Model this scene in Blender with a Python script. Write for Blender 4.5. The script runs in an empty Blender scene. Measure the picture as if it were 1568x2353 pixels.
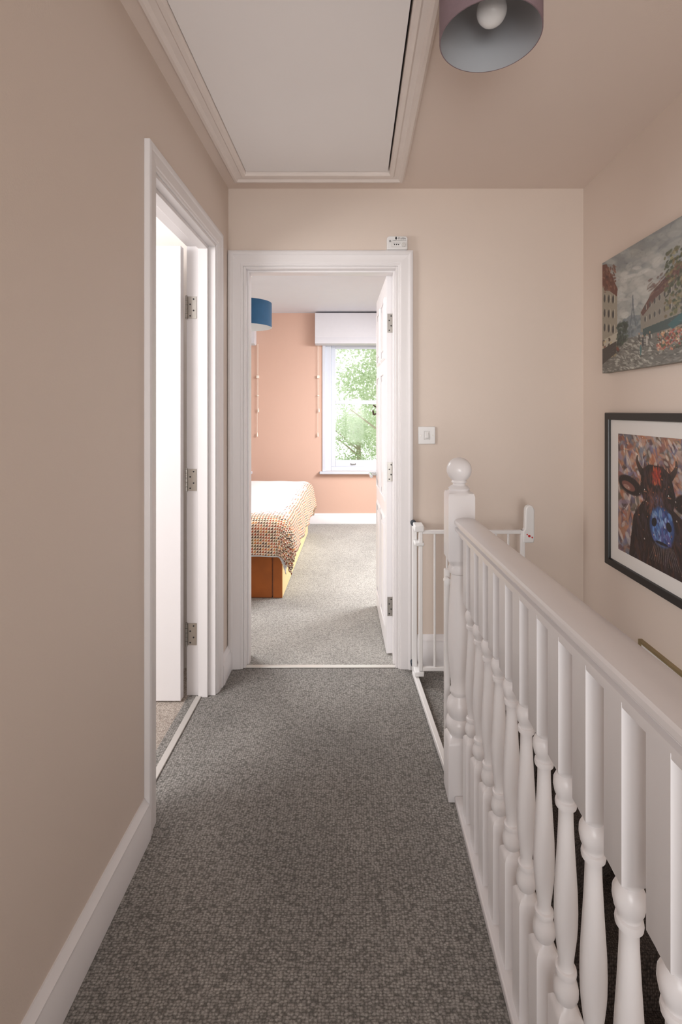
import bpy, math, random
import numpy as np
from mathutils import Vector
random.seed(7); rng=np.random.default_rng(7)
scene=bpy.context.scene
try:
    scene.view_settings.view_transform='Standard'
    scene.view_settings.look='None'
except Exception as e: print(e)
COL=scene.collection

# ------------------------------------------------------------ materials
def s2l(c):
    c=c/255.0
    return c/12.92 if c<=0.04045 else ((c+0.055)/1.055)**2.4
def C(r,g,b): return (s2l(r),s2l(g),s2l(b),1.0)
def mat(name,col,rough=0.5,var=0.04,nscale=6.0,bump=0.0,bscale=200.0,metal=0.0,spec=0.5,sheen=0.0):
    m=bpy.data.materials.new(name); m.use_nodes=True
    nt=m.node_tree; N=nt.nodes; L=nt.links
    p=N['Principled BSDF']
    p.inputs['Roughness'].default_value=rough
    p.inputs['Metallic'].default_value=metal
    p.inputs['Specular IOR Level'].default_value=spec
    if sheen: p.inputs['Sheen Weight'].default_value=sheen
    tc=N.new('ShaderNodeTexCoord')
    n=N.new('ShaderNodeTexNoise'); n.inputs['Scale'].default_value=nscale; n.inputs['Detail'].default_value=3
    L.new(tc.outputs['Object'],n.inputs['Vector'])
    mx=N.new('ShaderNodeMix'); mx.data_type='RGBA'
    a=[max(0,x*(1-var)) for x in col[:3]]+[1]; b=[min(1,x*(1+var)) for x in col[:3]]+[1]
    mx.inputs[6].default_value=a; mx.inputs[7].default_value=b
    L.new(n.outputs['Fac'],mx.inputs[0]); L.new(mx.outputs[2],p.inputs['Base Color'])
    if bump:
        n2=N.new('ShaderNodeTexNoise'); n2.inputs['Scale'].default_value=bscale; n2.inputs['Detail'].default_value=2
        L.new(tc.outputs['Object'],n2.inputs['Vector'])
        bp=N.new('ShaderNodeBump'); bp.inputs['Strength'].default_value=bump; bp.inputs['Distance'].default_value=0.002
        L.new(n2.outputs['Fac'],bp.inputs['Height']); L.new(bp.outputs['Normal'],p.inputs['Normal'])
    return m

def carpet(name,dark,mid,light,scale=125):
    m=bpy.data.materials.new(name); m.use_nodes=True
    nt=m.node_tree; N=nt.nodes; L=nt.links; p=N['Principled BSDF']
    p.inputs['Roughness'].default_value=0.95; p.inputs['Specular IOR Level'].default_value=0.1
    p.inputs['Sheen Weight'].default_value=0.1
    tc=N.new('ShaderNodeTexCoord')
    w=N.new('ShaderNodeTexNoise'); w.inputs['Scale'].default_value=45; 
    L.new(tc.outputs['Object'],w.inputs['Vector'])
    add=N.new('ShaderNodeVectorMath'); add.operation='MULTIPLY_ADD'
    L.new(w.outputs['Color'],add.inputs[0]); add.inputs[1].default_value=(0.009,0.006,0.0)
    L.new(tc.outputs['Object'],add.inputs[2])
    mp=N.new('ShaderNodeMapping'); mp.inputs['Scale'].default_value=(0.95,1.4,0.6)
    L.new(add.outputs[0],mp.inputs['Vector'])
    v=N.new('ShaderNodeTexVoronoi'); v.inputs['Scale'].default_value=scale; v.inputs['Randomness'].default_value=0.5
    L.new(mp.outputs[0],v.inputs['Vector'])
    r=N.new('ShaderNodeValToRGB'); e=r.color_ramp.elements
    e[0].position=0.05; e[0].color=light; e[1].position=0.75; e[1].color=dark
    x=r.color_ramp.elements.new(0.38); x.color=mid
    L.new(v.outputs['Distance'],r.inputs[0])
    n3=N.new('ShaderNodeTexNoise'); n3.inputs['Scale'].default_value=300; n3.inputs['Detail'].default_value=2
    L.new(tc.outputs['Object'],n3.inputs['Vector'])
    mr=N.new('ShaderNodeMapRange'); mr.inputs[1].default_value=.3; mr.inputs[2].default_value=.7; mr.inputs[3].default_value=0.72; mr.inputs[4].default_value=1.28
    L.new(n3.outputs['Fac'],mr.inputs[0])
    n=N.new('ShaderNodeTexNoise'); n.inputs['Scale'].default_value=2.6; n.inputs['Detail'].default_value=5
    L.new(tc.outputs['Object'],n.inputs['Vector'])
    mr2=N.new('ShaderNodeMapRange'); mr2.inputs[1].default_value=.3; mr2.inputs[2].default_value=.7; mr2.inputs[3].default_value=0.86; mr2.inputs[4].default_value=1.14
    L.new(n.outputs['Fac'],mr2.inputs[0])
    mu=N.new('ShaderNodeMath'); mu.operation='MULTIPLY'; L.new(mr.outputs[0],mu.inputs[0]); L.new(mr2.outputs[0],mu.inputs[1])
    vm=N.new('ShaderNodeVectorMath'); vm.operation='SCALE'; L.new(r.outputs[0],vm.inputs[0]); L.new(mu.outputs[0],vm.inputs['Scale'])
    L.new(vm.outputs[0],p.inputs['Base Color'])
    bp=N.new('ShaderNodeBump'); bp.invert=True; bp.inputs['Strength'].default_value=0.5; bp.inputs['Distance'].default_value=0.004
    L.new(v.outputs['Distance'],bp.inputs['Height']); L.new(bp.outputs['Normal'],p.inputs['Normal'])
    return m

WALL=mat('wall_paint',C(223,208,196),0.5,0.02,2.0,0.12,260)
CEIL=mat('ceiling_paint',C(228,212,201),0.6,0.02,2.0,0.1,260)
PEACH=mat('peach_paint',C(212,176,158),0.6,0.03,2.0,0.1,260)
WHITEWALL=mat('white_ceiling_paint',C(228,230,237),0.7,0.02)
CREAM=mat('cream_paint',C(238,232,226),0.7,0.02)
GLOSS=mat('white_gloss_wood',C(237,234,235),0.28,0.01,10,0.03,90)
TRIM=mat('white_trim_wood',C(233,229,229),0.38,0.008,12,0.03,80)
HATCH=mat('hatch_board',C(240,235,233),0.6,0.02,3)
DARK=mat('dark_gap',C(25,20,18),0.9)
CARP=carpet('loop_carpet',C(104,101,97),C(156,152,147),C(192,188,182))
CARP_LIT=carpet('loop_carpet_bedroom_lit',C(136,133,128),C(182,179,173),C(212,209,204))  # same grey-beige carpet, window light put into its paler colours
CARP3=carpet('beige_carpet',C(148,136,126),C(192,181,171),C(214,205,196))
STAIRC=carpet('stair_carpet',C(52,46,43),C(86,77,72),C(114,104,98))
STEEL=mat('brushed_steel',C(176,172,166),0.35,0.05,40,metal=1.0)
CHROME=mat('chrome',C(205,205,205),0.15,0.02,metal=1.0)
PLASTIC=mat('white_plastic',C(236,235,234),0.35,0.01)
METALW=mat('white_powder_coat',C(237,235,234),0.35,0.01)
RUBBER=mat('dark_rubber',C(70,76,84),0.7)
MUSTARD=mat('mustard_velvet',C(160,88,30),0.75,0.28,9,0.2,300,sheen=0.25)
MUSTARD_LIT=mat('mustard_velvet_lit_side',C(230,200,122),0.8,0.08,9,0.2,300,sheen=0.5)  # yellower copy of the bed velvet; window-lit sheen put into the colour
BLUE=mat('blue_velvet',C(8,66,100),0.8,0.15,20,sheen=0.15)
MAUVE=mat('mauve_fabric',C(132,112,118),0.85,0.06,60,0.4,500)
SHADEIN=mat('shade_lining',C(172,174,178),0.6,0.02)
BULB=mat('opal_bulb',C(240,240,240),0.2,0.0)
QUILT=mat('white_quilt',C(230,229,228),0.9,0.05,60,0.9,70)
BLIND=mat('white_blind_fabric',C(216,215,220),0.9,0.02,30,0.2,300)
UPVC=mat('white_window_frame',C(206,210,220),0.35,0.01)
BLACK=mat('black_frame_wood',C(26,24,26),0.3,0.1)
MATB=mat('mat_board',C(230,226,222),0.9,0.01)
GOLD=mat('brass_frame',C(150,132,96),0.35,0.1,30,metal=0.5)
RED=mat('red_mark',C(200,40,40),0.5)
INK=mat('dark_ink',C(50,50,52),0.6)
BARK=mat('bark',C(175,165,148),0.9,0.2,8,0.6,30)
GRASS=mat('grass',C(170,190,145),0.9,0.2,2)
CANV=mat('canvas_edge',C(150,145,135),0.9,0.1)
def glassmat():
    m=bpy.data.materials.new('window_glass'); m.use_nodes=True; nt=m.node_tree; N=nt.nodes; L=nt.links
    N.remove(N['Principled BSDF']); t=N.new('ShaderNodeBsdfTransparent'); g=N.new('ShaderNodeBsdfGlossy'); g.inputs['Roughness'].default_value=0.05
    mx=N.new('ShaderNodeMixShader'); mx.inputs[0].default_value=0.012
    L.new(t.outputs[0],mx.inputs[1]); L.new(g.outputs[0],mx.inputs[2]); L.new(mx.outputs[0],N['Material Output'].inputs[0]); return m
GLASS=glassmat()
def leafmat():
    m=bpy.data.materials.new('leaves'); m.use_nodes=True; nt=m.node_tree; N=nt.nodes; L=nt.links
    N.remove(N['Principled BSDF']); d=N.new('ShaderNodeBsdfDiffuse'); t=N.new('ShaderNodeBsdfTranslucent')
    tc=N.new('ShaderNodeTexCoord'); n=N.new('ShaderNodeTexNoise'); n.inputs['Scale'].default_value=4
    L.new(tc.outputs['Object'],n.inputs['Vector'])
    r=N.new('ShaderNodeValToRGB'); r.color_ramp.elements[0].position=0.35; r.color_ramp.elements[0].color=C(186,204,166)
    r.color_ramp.elements[1].position=0.65; r.color_ramp.elements[1].color=C(222,230,208)
    L.new(n.outputs['Fac'],r.inputs[0]); L.new(r.outputs[0],d.inputs[0]); L.new(r.outputs[0],t.inputs[0])
    mx=N.new('ShaderNodeMixShader'); mx.inputs[0].default_value=0.5
    L.new(d.outputs[0],mx.inputs[1]); L.new(t.outputs[0],mx.inputs[2]); L.new(mx.outputs[0],N['Material Output'].inputs[0]); return m
LEAF=leafmat()
def vcmat(name,rough):
    m=bpy.data.materials.new(name); m.use_nodes=True; nt=m.node_tree; N=nt.nodes; L=nt.links; p=N['Principled BSDF']
    p.inputs['Roughness'].default_value=rough
    a=N.new('ShaderNodeAttribute'); a.attribute_name='paint'; L.new(a.outputs['Color'],p.inputs['Base Color'])
    tc=N.new('ShaderNodeTexCoord'); n=N.new('ShaderNodeTexNoise'); n.inputs['Scale'].default_value=120
    L.new(tc.outputs['Object'],n.inputs['Vector']); bp=N.new('ShaderNodeBump'); bp.inputs['Strength'].default_value=0.25; bp.inputs['Distance'].default_value=0.002
    L.new(n.outputs['Fac'],bp.inputs['Height']); L.new(bp.outputs['Normal'],p.inputs['Normal']); return m
def throwmat(ux,vy):
    m=bpy.data.materials.new('patterned_throw'); m.use_nodes=True; nt=m.node_tree; N=nt.nodes; L=nt.links; p=N['Principled BSDF']
    p.inputs['Roughness'].default_value=0.95
    uv=N.new('ShaderNodeUVMap'); sc=N.new('ShaderNodeVectorMath'); sc.operation='SCALE'; sc.inputs['Scale'].default_value=52
    L.new(uv.outputs[0],sc.inputs[0])
    fl=N.new('ShaderNodeVectorMath'); fl.operation='FLOOR'; L.new(sc.outputs[0],fl.inputs[0])
    fr=N.new('ShaderNodeVectorMath'); fr.operation='FRACTION'; L.new(sc.outputs[0],fr.inputs[0])
    se=N.new('ShaderNodeSeparateXYZ'); L.new(fr.outputs[0],se.inputs[0])
    gt=N.new('ShaderNodeMath'); gt.operation='GREATER_THAN'; L.new(se.outputs[0],gt.inputs[0]); L.new(se.outputs[1],gt.inputs[1])
    wn=N.new('ShaderNodeTexWhiteNoise'); L.new(fl.outputs[0],wn.inputs['Vector'])
    r=N.new('ShaderNodeValToRGB'); r.color_ramp.interpolation='CONSTANT'
    cols=[C(160,76,48),C(118,66,48),C(186,124,68),C(110,92,64),C(168,94,66),C(86,64,54)]
    e=r.color_ramp.elements; e[0].color=cols[0]; e[1].position=0.85; e[1].color=cols[5]
    for i in range(1,5):
        x=e.new(0.18*i); x.color=cols[i]
    L.new(wn.outputs['Value'],r.inputs[0])
    su=N.new('ShaderNodeSeparateXYZ'); L.new(uv.outputs[0],su.inputs[0])
    m1=N.new('ShaderNodeMapRange'); m1.inputs[1].default_value=ux-.04; m1.inputs[2].default_value=ux+.04; L.new(su.outputs[0],m1.inputs[0])
    m2=N.new('ShaderNodeMapRange'); m2.inputs[1].default_value=vy+.18; m2.inputs[2].default_value=vy+.0; L.new(su.outputs[1],m2.inputs[0])
    mxx=N.new('ShaderNodeMath'); mxx.operation='MAXIMUM'; L.new(m1.outputs[0],mxx.inputs[0]); L.new(m2.outputs[0],mxx.inputs[1])
    w2=N.new('ShaderNodeTexWhiteNoise'); sh=N.new('ShaderNodeVectorMath'); sh.operation='ADD'; sh.inputs[1].default_value=(17,5,0); L.new(fl.outputs[0],sh.inputs[0]); L.new(sh.outputs[0],w2.inputs['Vector'])
    lt=N.new('ShaderNodeMath'); lt.operation='GREATER_THAN'; L.new(mxx.outputs[0],lt.inputs[0]); L.new(w2.outputs['Value'],lt.inputs[1])
    mm=N.new('ShaderNodeMath'); mm.operation='MULTIPLY'; L.new(lt.outputs[0],mm.inputs[0]); L.new(gt.outputs[0],mm.inputs[1])
    cm=N.new('ShaderNodeMix'); cm.data_type='RGBA'; cm.inputs[6].default_value=C(234,233,232); cm.inputs[7].default_value=C(216,202,182); L.new(mxx.outputs[0],cm.inputs[0])  # blanket top whitened, glare put into the colour; pattern stays at the edges
    mx=N.new('ShaderNodeMix'); mx.data_type='RGBA'; L.new(cm.outputs[2],mx.inputs[6])
    L.new(mm.outputs[0],mx.inputs[0]); L.new(r.outputs[0],mx.inputs[7]); L.new(mx.outputs[2],p.inputs['Base Color']); return m

# ------------------------------------------------------------ mesh builder
WL={}
class B:
    def __init__(s): s.v=[];s.f=[];s.m=[];s.uv=None
    def add(s,v,f,mi=0):
        o=len(s.v); s.v+= [tuple(p) for p in v]; s.f+=[tuple(i+o for i in q) for q in f]; s.m+=[mi]*len(f); return s
    def box(s,x0,x1,y0,y1,z0,z1,mi=0):
        v=[(x0,y0,z0),(x1,y0,z0),(x1,y1,z0),(x0,y1,z0),(x0,y0,z1),(x1,y0,z1),(x1,y1,z1),(x0,y1,z1)]
        return s.add(v,[(0,3,2,1),(4,5,6,7),(0,1,5,4),(1,2,6,5),(2,3,7,6),(3,0,4,7)],mi)
    def prism(s,poly,z0,z1,mi=0):
        n=len(poly); v=[(x,y,z0) for x,y in poly]+[(x,y,z1) for x,y in poly]
        f=[tuple(range(n))[::-1],tuple(range(n,2*n))]+[(i,(i+1)%n,n+(i+1)%n,n+i) for i in range(n)]
        return s.add(v,f,mi)
    def tube(s,p0,p1,r,n=12,mi=0,r2=None):
        p0=Vector(p0);p1=Vector(p1);d=(p1-p0).normalized(); a=d.orthogonal().normalized(); b=d.cross(a); r2=r if r2 is None else r2
        v=[];
        for P,R in ((p0,r),(p1,r2)):
            for i in range(n):
                t=2*math.pi*i/n; v.append(P+R*(math.cos(t)*a+math.sin(t)*b))
        f=[(i,(i+1)%n,n+(i+1)%n,n+i) for i in range(n)]+[tuple(range(n))[::-1],tuple(range(n,2*n))]
        return s.add(v,f,mi)
    def sections(s,cx,cy,secs,n=32,mi=0,cap=True):
        v=[]
        for z,r,q in secs:
            for i in range(n):
                t=2*math.pi*i/n; c=math.cos(t); d=math.sin(t); k=1/max(abs(c),abs(d)); k=1+(k-1)*q
                v.append((cx+r*c*k,cy+r*d*k,z))
        f=[]
        for j in range(len(secs)-1):
            for i in range(n): f.append((j*n+i,j*n+(i+1)%n,(j+1)*n+(i+1)%n,(j+1)*n+i))
        if cap: f.append(tuple(range(n))[::-1]); f.append(tuple(range((len(secs)-1)*n,len(secs)*n)))
        return s.add(v,f,mi)
    def lathe(s,cx,cy,prof,n=32,mi=0,cap=True): return s.sections(cx,cy,[(z,r,0) for r,z in prof],n,mi,cap)
    def sweep(s,path,normal,prof,closed=False,mi=0,out=True):
        P=[Vector(p) for p in path]; n=Vector(normal).normalized(); m=len(P); k=len(prof); v=[]
        cen=sum(P,Vector((0,0,0)))/m
        i0=1 if not closed else 0
        d0=(P[(i0+1)%m]-P[i0]).normalized(); o0=d0.cross(n); mid=(P[i0]+P[(i0+1)%m])/2
        sg=1 if (o0.dot(mid-cen)>0)==out else -1
        def outw(i,j):
            d=(P[j]-P[i]).normalized(); return d.cross(n)*sg
        for i in range(m):
            if closed: o1=outw((i-1)%m,i); o2=outw(i,(i+1)%m)
            else:
                o1=outw(i-1,i) if i>0 else outw(i,i+1); o2=outw(i,i+1) if i<m-1 else outw(i-1,i)
            mt=(o1+o2)/(1+o1.dot(o2))
            for a,b in prof: v.append(P[i]+mt*a+n*b)
        f=[]; R=m if closed else m-1
        for i in range(R):
            j=(i+1)%m
            for q in range(k): f.append((i*k+q,i*k+(q+1)%k,j*k+(q+1)%k,j*k+q))
        if not closed: f.append(tuple(range(k))[::-1]); f.append(tuple(range((m-1)*k,m*k)))
        return s.add(v,f,mi)
    def obj(s,name,mats,parent=None,origin=None,label=None,category=None,kind=None,bevel=0,group=None,smooth=True,ang=32):
        V=np.array(s.v)
        if origin is None:
            lo=V.min(0);hi=V.max(0); origin=((lo[0]+hi[0])/2,(lo[1]+hi[1])/2,lo[2])
        V=V-np.array(origin)
        me=bpy.data.meshes.new(name); me.from_pydata([tuple(p) for p in V],[],s.f)
        if not isinstance(mats,(list,tuple)): mats=[mats]
        for m in mats: me.materials.append(m)
        me.polygons.foreach_set('material_index',s.m)
        if s.uv is not None:
            ul=me.uv_layers.new(name='UVMap')
            for l in me.loops: ul.data[l.index].uv=s.uv[l.vertex_index]
        import bmesh
        bm=bmesh.new(); bm.from_mesh(me); bmesh.ops.recalc_face_normals(bm,faces=bm.faces); bm.to_mesh(me); bm.free()
        if smooth:
            me.polygons.foreach_set('use_smooth',[True]*len(me.polygons)); me.set_sharp_from_angle(angle=math.radians(ang))
        o=bpy.data.objects.new(name,me); COL.objects.link(o)
        place(o,origin,parent)
        if bevel:
            b=o.modifiers.new('bevel','BEVEL'); b.width=bevel; b.segments=2; b.limit_method='ANGLE'; b.angle_limit=math.radians(40)
        tag(o,label,category,kind,group)
        return o
def place(o,origin,parent=None):
    WL[o.name]=Vector(origin)
    if parent is not None:
        o.parent=parent; o.location=Vector(origin)-WL[parent.name]
    else: o.location=origin
def tag(o,label=None,category=None,kind=None,group=None):
    if label:o['label']=label
    if category:o['category']=category
    if kind:o['kind']=kind
    if group:o['group']=group
def empty(name,loc,label,category):
    o=bpy.data.objects.new(name,None); o.empty_display_size=0.05; COL.objects.link(o); place(o,loc); tag(o,label,category); return o
def S(b,name,m,label,category,**k): return b.obj(name,m,label=label,category=category,kind='structure',**k)

F=1130.0; CZ=1.30; CEILZ=2.42; YF=2.484; XL=-0.644; XR=1.15; YB=-1.7
OY0,OY1=1.562,2.255
# ------------------------------------------------------------ shell
b=B(); b.box(-.764,XL,YB,OY0,-.25,CEILZ); b.box(-.764,XL,OY1,YF,-.25,CEILZ); b.box(-.764,XL,OY0,OY1,2.06,CEILZ)
S(b,'wall_left',WALL,'beige painted hallway wall with a doorway','wall',smooth=False)
b=B(); b.box(-2.9,-.567,YF,YF+.12,-.25,CEILZ); b.box(.213,1.7,YF,YF+.12,-2.6,CEILZ); b.box(-.567,.213,YF,YF+.12,2.027,CEILZ)
S(b,'wall_far',WALL,'beige painted end wall with a bedroom doorway','wall',smooth=False)
b=B(); b.box(-2.9,-.764,YF-.004,YF,0,CEILZ); S(b,'wall_side_room_far',CREAM,'cream end wall of the side room','wall',smooth=False)
b=B(); b.box(XR,XR+.12,YB,YF,-2.6,CEILZ); S(b,'wall_right',WALL,'beige painted wall beside the stairwell','wall',smooth=False)
b=B(); b.box(-2.9,XR+.12,YB-.1,YB,-2.6,CEILZ); S(b,'wall_back',WALL,'beige painted wall at the end of the landing','wall',smooth=False)
b=B(); b.box(.22,.325,YB,1.72,-2.6,-.25); b.box(.22,.40,1.72,YF,-2.6,-.25); S(b,'wall_stairwell',WALL,'beige wall below the landing edge','wall',smooth=False)
b=B(); b.box(-.644,.40,YB,1.722,-.25,0); b.box(-.644,.46,1.722,YF,-.25,0); b.box(-.764,-.644,OY0,OY1,-.25,0)
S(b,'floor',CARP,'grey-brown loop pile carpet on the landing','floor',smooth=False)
b=B(); b.box(-2.6,1.7,YF,5.66,-.25,0) ; S(b,'floor_bedroom',CARP_LIT,'grey-beige carpet in the bedroom','floor',smooth=False)
b=B(); b.box(-2.9,-.764,-.4,YF,-.25,0); S(b,'floor_side_room',CARP3,'pale beige carpet in the side room','floor',smooth=False)
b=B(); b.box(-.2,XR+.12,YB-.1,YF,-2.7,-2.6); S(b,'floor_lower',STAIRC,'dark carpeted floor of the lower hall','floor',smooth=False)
hx0,hx1,hy0,hy1=-.515,.157,.85,2.30
b=B(); b.box(-.764,hx0,YB,YF,CEILZ,CEILZ+.12); b.box(hx1,XR+.12,YB,YF,CEILZ,CEILZ+.12); b.box(hx0,hx1,YB,hy0,CEILZ,CEILZ+.12); b.box(hx0,hx1,hy1,YF,CEILZ,CEILZ+.12); 
S(b,'ceiling',CEIL,'beige painted hallway ceiling with a loft opening','ceiling',smooth=False)
b=B(); b.box(-2.9,-.764,-.4,YF,CEILZ,CEILZ+.1); S(b,'ceiling_side_room',WHITEWALL,'white ceiling of the side room','ceiling',smooth=False)
b=B(); b.box(-2.6,1.7,YF+.12,5.78,CEILZ,CEILZ+.1); S(b,'ceiling_bedroom',WHITEWALL,'white bedroom ceiling','ceiling',smooth=False)
b=B(); b.box(-3.0,-2.9,-.4,YF+.12,-.25,CEILZ+.1); b.box(-2.9,-.764,-.5,-.4,-.25,CEILZ+.1); S(b,'wall_side_room',CREAM,'cream wall of the side room','wall',smooth=False)
Y2=5.66
b=B()
W1=(-.37,.71); W2=(-2.32,-1.235); wz0,wz1=.60,2.14
xs=[-2.6,W2[0],W2[1],W1[0],W1[1],1.7]
b.box(xs[0],xs[1],Y2,Y2+.12,-.25,CEILZ); b.box(xs[2],xs[3],Y2,Y2+.12,-.25,CEILZ); b.box(xs[4],xs[5],Y2,Y2+.12,-.25,CEILZ)
for W in (W1,W2): b.box(W[0],W[1],Y2,Y2+.12,-.25,wz0); b.box(W[0],W[1],Y2,Y2+.12,wz1,CEILZ)
S(b,'wall_bedroom_far',PEACH,'peach painted bedroom wall with sash windows','wall',smooth=False)
b=B(); b.box(-2.7,-2.6,YF+.12,Y2+.12,-.25,CEILZ+.1); S(b,'wall_bedroom_left',PEACH,'peach painted bedroom side wall','wall',smooth=False)
b=B(); b.box(1.7,1.8,YF,Y2+.12,-.25,CEILZ+.1); S(b,'wall_bedroom_right',PEACH,'peach painted bedroom side wall','wall',smooth=False)

# ------------------------------------------------------------ trims
archp=[(0,0),(0,.010),(.006,.014),(.010,.014),(.014,.018),(.050,.020),(.056,.025),(.066,.026),(.074,.022),(.074,0)]
def arch(prof_w,th=1.0):
    k=prof_w/.074; return [(a*k,bb*th) for a,bb in archp]
b=B()
b.sweep([(XL,OY0,0),(XL,OY0,2.06),(XL,OY1,2.06),(XL,OY1,0)],(1,0,0),arch(.068,.8),out=True)
b.box(-.772,XL+.004,OY0,OY0+.012,0,2.06); b.box(-.772,XL+.004,OY1-.012,OY1,0,2.06); b.box(-.772,XL+.004,OY0+.012,OY1-.012,2.048,2.06)
b.box(-.715,-.672,OY1-.027,OY1-.012,0,2.048); b.box(-.715,-.672,OY0+.012,OY0+.027,0,2.048); b.box(-.715,-.672,OY0+.027,OY1-.027,2.033,2.048)
S(b,'trim_1',TRIM,'white moulded architrave around the side doorway','door frame',bevel=.0015)
b=B()
b.sweep([(-.567,YF,0),(-.567,YF,2.027),(.213,YF,2.027),(.213,YF,0)],(0,-1,0),arch(.075),out=True)
x0,x1=-.567,.213
b.box(x0,x0+.012,YF-.004,YF+.128,0,2.027); b.box(x1-.012,x1,YF-.004,YF+.128,0,2.027); b.box(x0+.012,x1-.012,YF-.004,YF+.128,2.015,2.027)
b.box(x0+.012,x0+.022,YF+.03,YF+.07,0,2.015); b.box(x1-.022,x1-.012,YF+.03,YF+.07,0,2.015); b.box(x0+.022,x1-.022,YF+.03,YF+.07,2.005,2.015)
S(b,'trim_2',TRIM,'white moulded architrave around the bedroom doorway','door frame',bevel=.0015)
skp=[(0,0),(.018,0),(.018,.085),(.014,.095),(.014,.104),(.007,.112),(.003,.122),(0,.122)]
def skirt(p0,p1,nrm,h,name,label,m=GLOSS):
    k=h/.122; n=Vector(nrm); v=[]
    for P in (Vector(p0),Vector(p1)):
        for a,z in skp: v.append(P+n*a*1.25+Vector((0,0,z*k)))
    K=len(skp); f=[(i,(i+1)%K,K+(i+1)%K,K+i) for i in range(K)]+[tuple(range(K))[::-1],tuple(range(K,2*K))]
    bb=B(); bb.add(v,f); return S(bb,name,m,label,'baseboard')
skirt((XL,YB,0),(XL,OY0-.069,0),(1,0,0),.122,'baseboard_left','white moulded skirting board along the hallway wall')
skirt((XL,OY1+.069,0),(XL,YF,0),(1,0,0),.122,'baseboard_left_corner','short white skirting board between two doorways')
skirt((.290,YF,0),(.47,YF,0),(0,-1,0),.17,'baseboard_far','white skirting board beside the stair gate')
skirt((-1.9,Y2,0),(1.7,Y2,0),(0,-1,0),.115,'baseboard_bedroom','white skirting board under the bedroom windows')
b=B(); 
v=[(.47,YF,-.2),(.47,YF,.165),(1.15,YF,-.32),(1.15,YF,-.75)]; v=v+[(x,YF-.022,z) for x,y,z in v]
b.add(v,[(0,1,2,3),(4,7,6,5),(0,4,5,1),(1,5,6,2),(2,6,7,3),(3,7,4,0)])
S(b,'baseboard_stair',GLOSS,'white sloping stair string against the wall','baseboard')
b=B(); b.box(-.555,.201,YF-.005,YF+.02,0,.006); S(b,'trim_3',mat('silver_strip',C(225,222,216),.3,metal=.3),'pale metal carpet threshold strip','threshold',bevel=.002)
b=B(); b.box(-.725,-.700,OY0+.012,OY1-.027,0,.006); S(b,'trim_4',mat('silver_strip2',C(200,195,190),.4,metal=.2),'pale carpet threshold strip in the side doorway','threshold',bevel=.002)
b=B(); b.box(.40,.412,YB,1.722,-.27,.0); b.box(.46,.47,1.722,YF,-.19,-.0); S(b,'trim_5',GLOSS,'white fascia board on the landing edge','trim')
b=B()
hp=[(0,0),(0,.012),(.006,.020),(.020,.022),(.026,.016),(.045,.018),(.055,.027),(.066,.026),(.075,.016),(.075,0)]
b.sweep([(hx0,hy0,CEILZ),(hx1,hy0,CEILZ),(hx1,hy1,CEILZ),(hx0,hy1,CEILZ)],(0,0,-1),hp,closed=True,out=True)
S(b,'trim_6',mat('hatch_trim_paint',C(230,219,212),.4,0.04,20),'white moulded frame around the loft hatch','trim')
b=B(); b.box(hx0+.001,hx1-.007,hy0+.002,hy1-.003,CEILZ-.004,CEILZ+.014)
o=b.obj('loft_hatch',HATCH,label='flat off-white loft hatch panel in the ceiling',category='hatch',kind='structure',bevel=.001)
b=B(); b.box(hx0,hx1,hy0,hy1,CEILZ+.05,CEILZ+.12); S(b,'ceiling_loft',DARK,'dark loft void above the hatch','ceiling')

# ------------------------------------------------------------ doors
def hinge(parent,x0,x1,y,z,kn=None):
    b=B(); b.box(x0,x1,y-.003,y,z-.05,z+.05)
    w=x1-x0
    for dz,fx_ in ((-.038,.35),(-.014,.7),(.014,.35),(.038,.7)):
        b.tube((x0+w*fx_,y-.0042,z+dz),(x0+w*fx_,y-.003,z+dz),.0038,10,1)
    if kn is not None:
        for k in range(5):
            za=z-.05+.02*k; b.tube((kn,y-.006,za+.0008),(kn,y-.006,za+.0192),.0065,12)
        b.tube((kn,y-.006,z+.05),(kn,y-.006,z+.054),.0045,10); b.tube((kn,y-.006,z-.054),(kn,y-.006,z-.05),.0045,10)
    return b.obj('hinge',[STEEL,INK],parent=parent,label='brushed steel butt hinge')
b=B(); b.box(-1.53,-.778,2.185,2.222,.008,2.032)
for zz0,zz1 in ((.15,.72),(.92,1.86)):
    for xx0,xx1 in ((-1.43,-1.22),(-1.12,-.935)):
        b.sweep([(xx0,2.185,zz0),(xx1,2.185,zz0),(xx1,2.185,zz1),(xx0,2.185,zz1)],(0,-1,0),[(0,0),(.006,.004),(.014,.004),(.02,0)],closed=True)
d1=S(b,'door_1',GLOSS,'white panelled door standing open into the side room','door',bevel=.002)
for z in (1.769,.983,.28): hinge(d1,-.770,-.726,2.243,z,kn=-.771)
b=B(); X0,X1=.163,.200; yh=YF+.130
b.box(X0,X1,yh,yh+.66,.008,2.016)
for (ya,yb) in ((.09,.29),(.37,.57)):
    for za,zb in ((.14,.70),(.82,1.50),(1.60,1.90)):
        pth=[(X0,yh+ya,za),(X0,yh+yb,za),(X0,yh+yb,zb),(X0,yh+ya,zb)]
        b.sweep(pth,(-1,0,0),[(0,0),(0,.006),(.008,.009),(.018,.003),(.022,0)],closed=True)
        b.box(X0-.005,X0,yh+ya+.035,yh+yb-.035,za+.035,zb-.035)
d2=b.obj('door_2',GLOSS,origin=(.200,yh,0),label='white panelled door standing open into the bedroom',category='door',kind='structure',bevel=.002)
for z in (1.763,.973,.259): hinge(d2,.168,.196,yh,z,kn=.199)
hz=.885
b=B(); b.tube((X0,yh+.60,hz),(X0-.008,yh+.60,hz),.028,24); b.tube((X0-.008,yh+.60,hz),(X0-.05,yh+.60,hz),.010,12)
b.tube((X0-.047,yh+.61,hz),(X0-.047,yh+.48,hz),.010,12)
b.obj('door_handle',CHROME,parent=d2,label='chrome lever handle')
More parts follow.
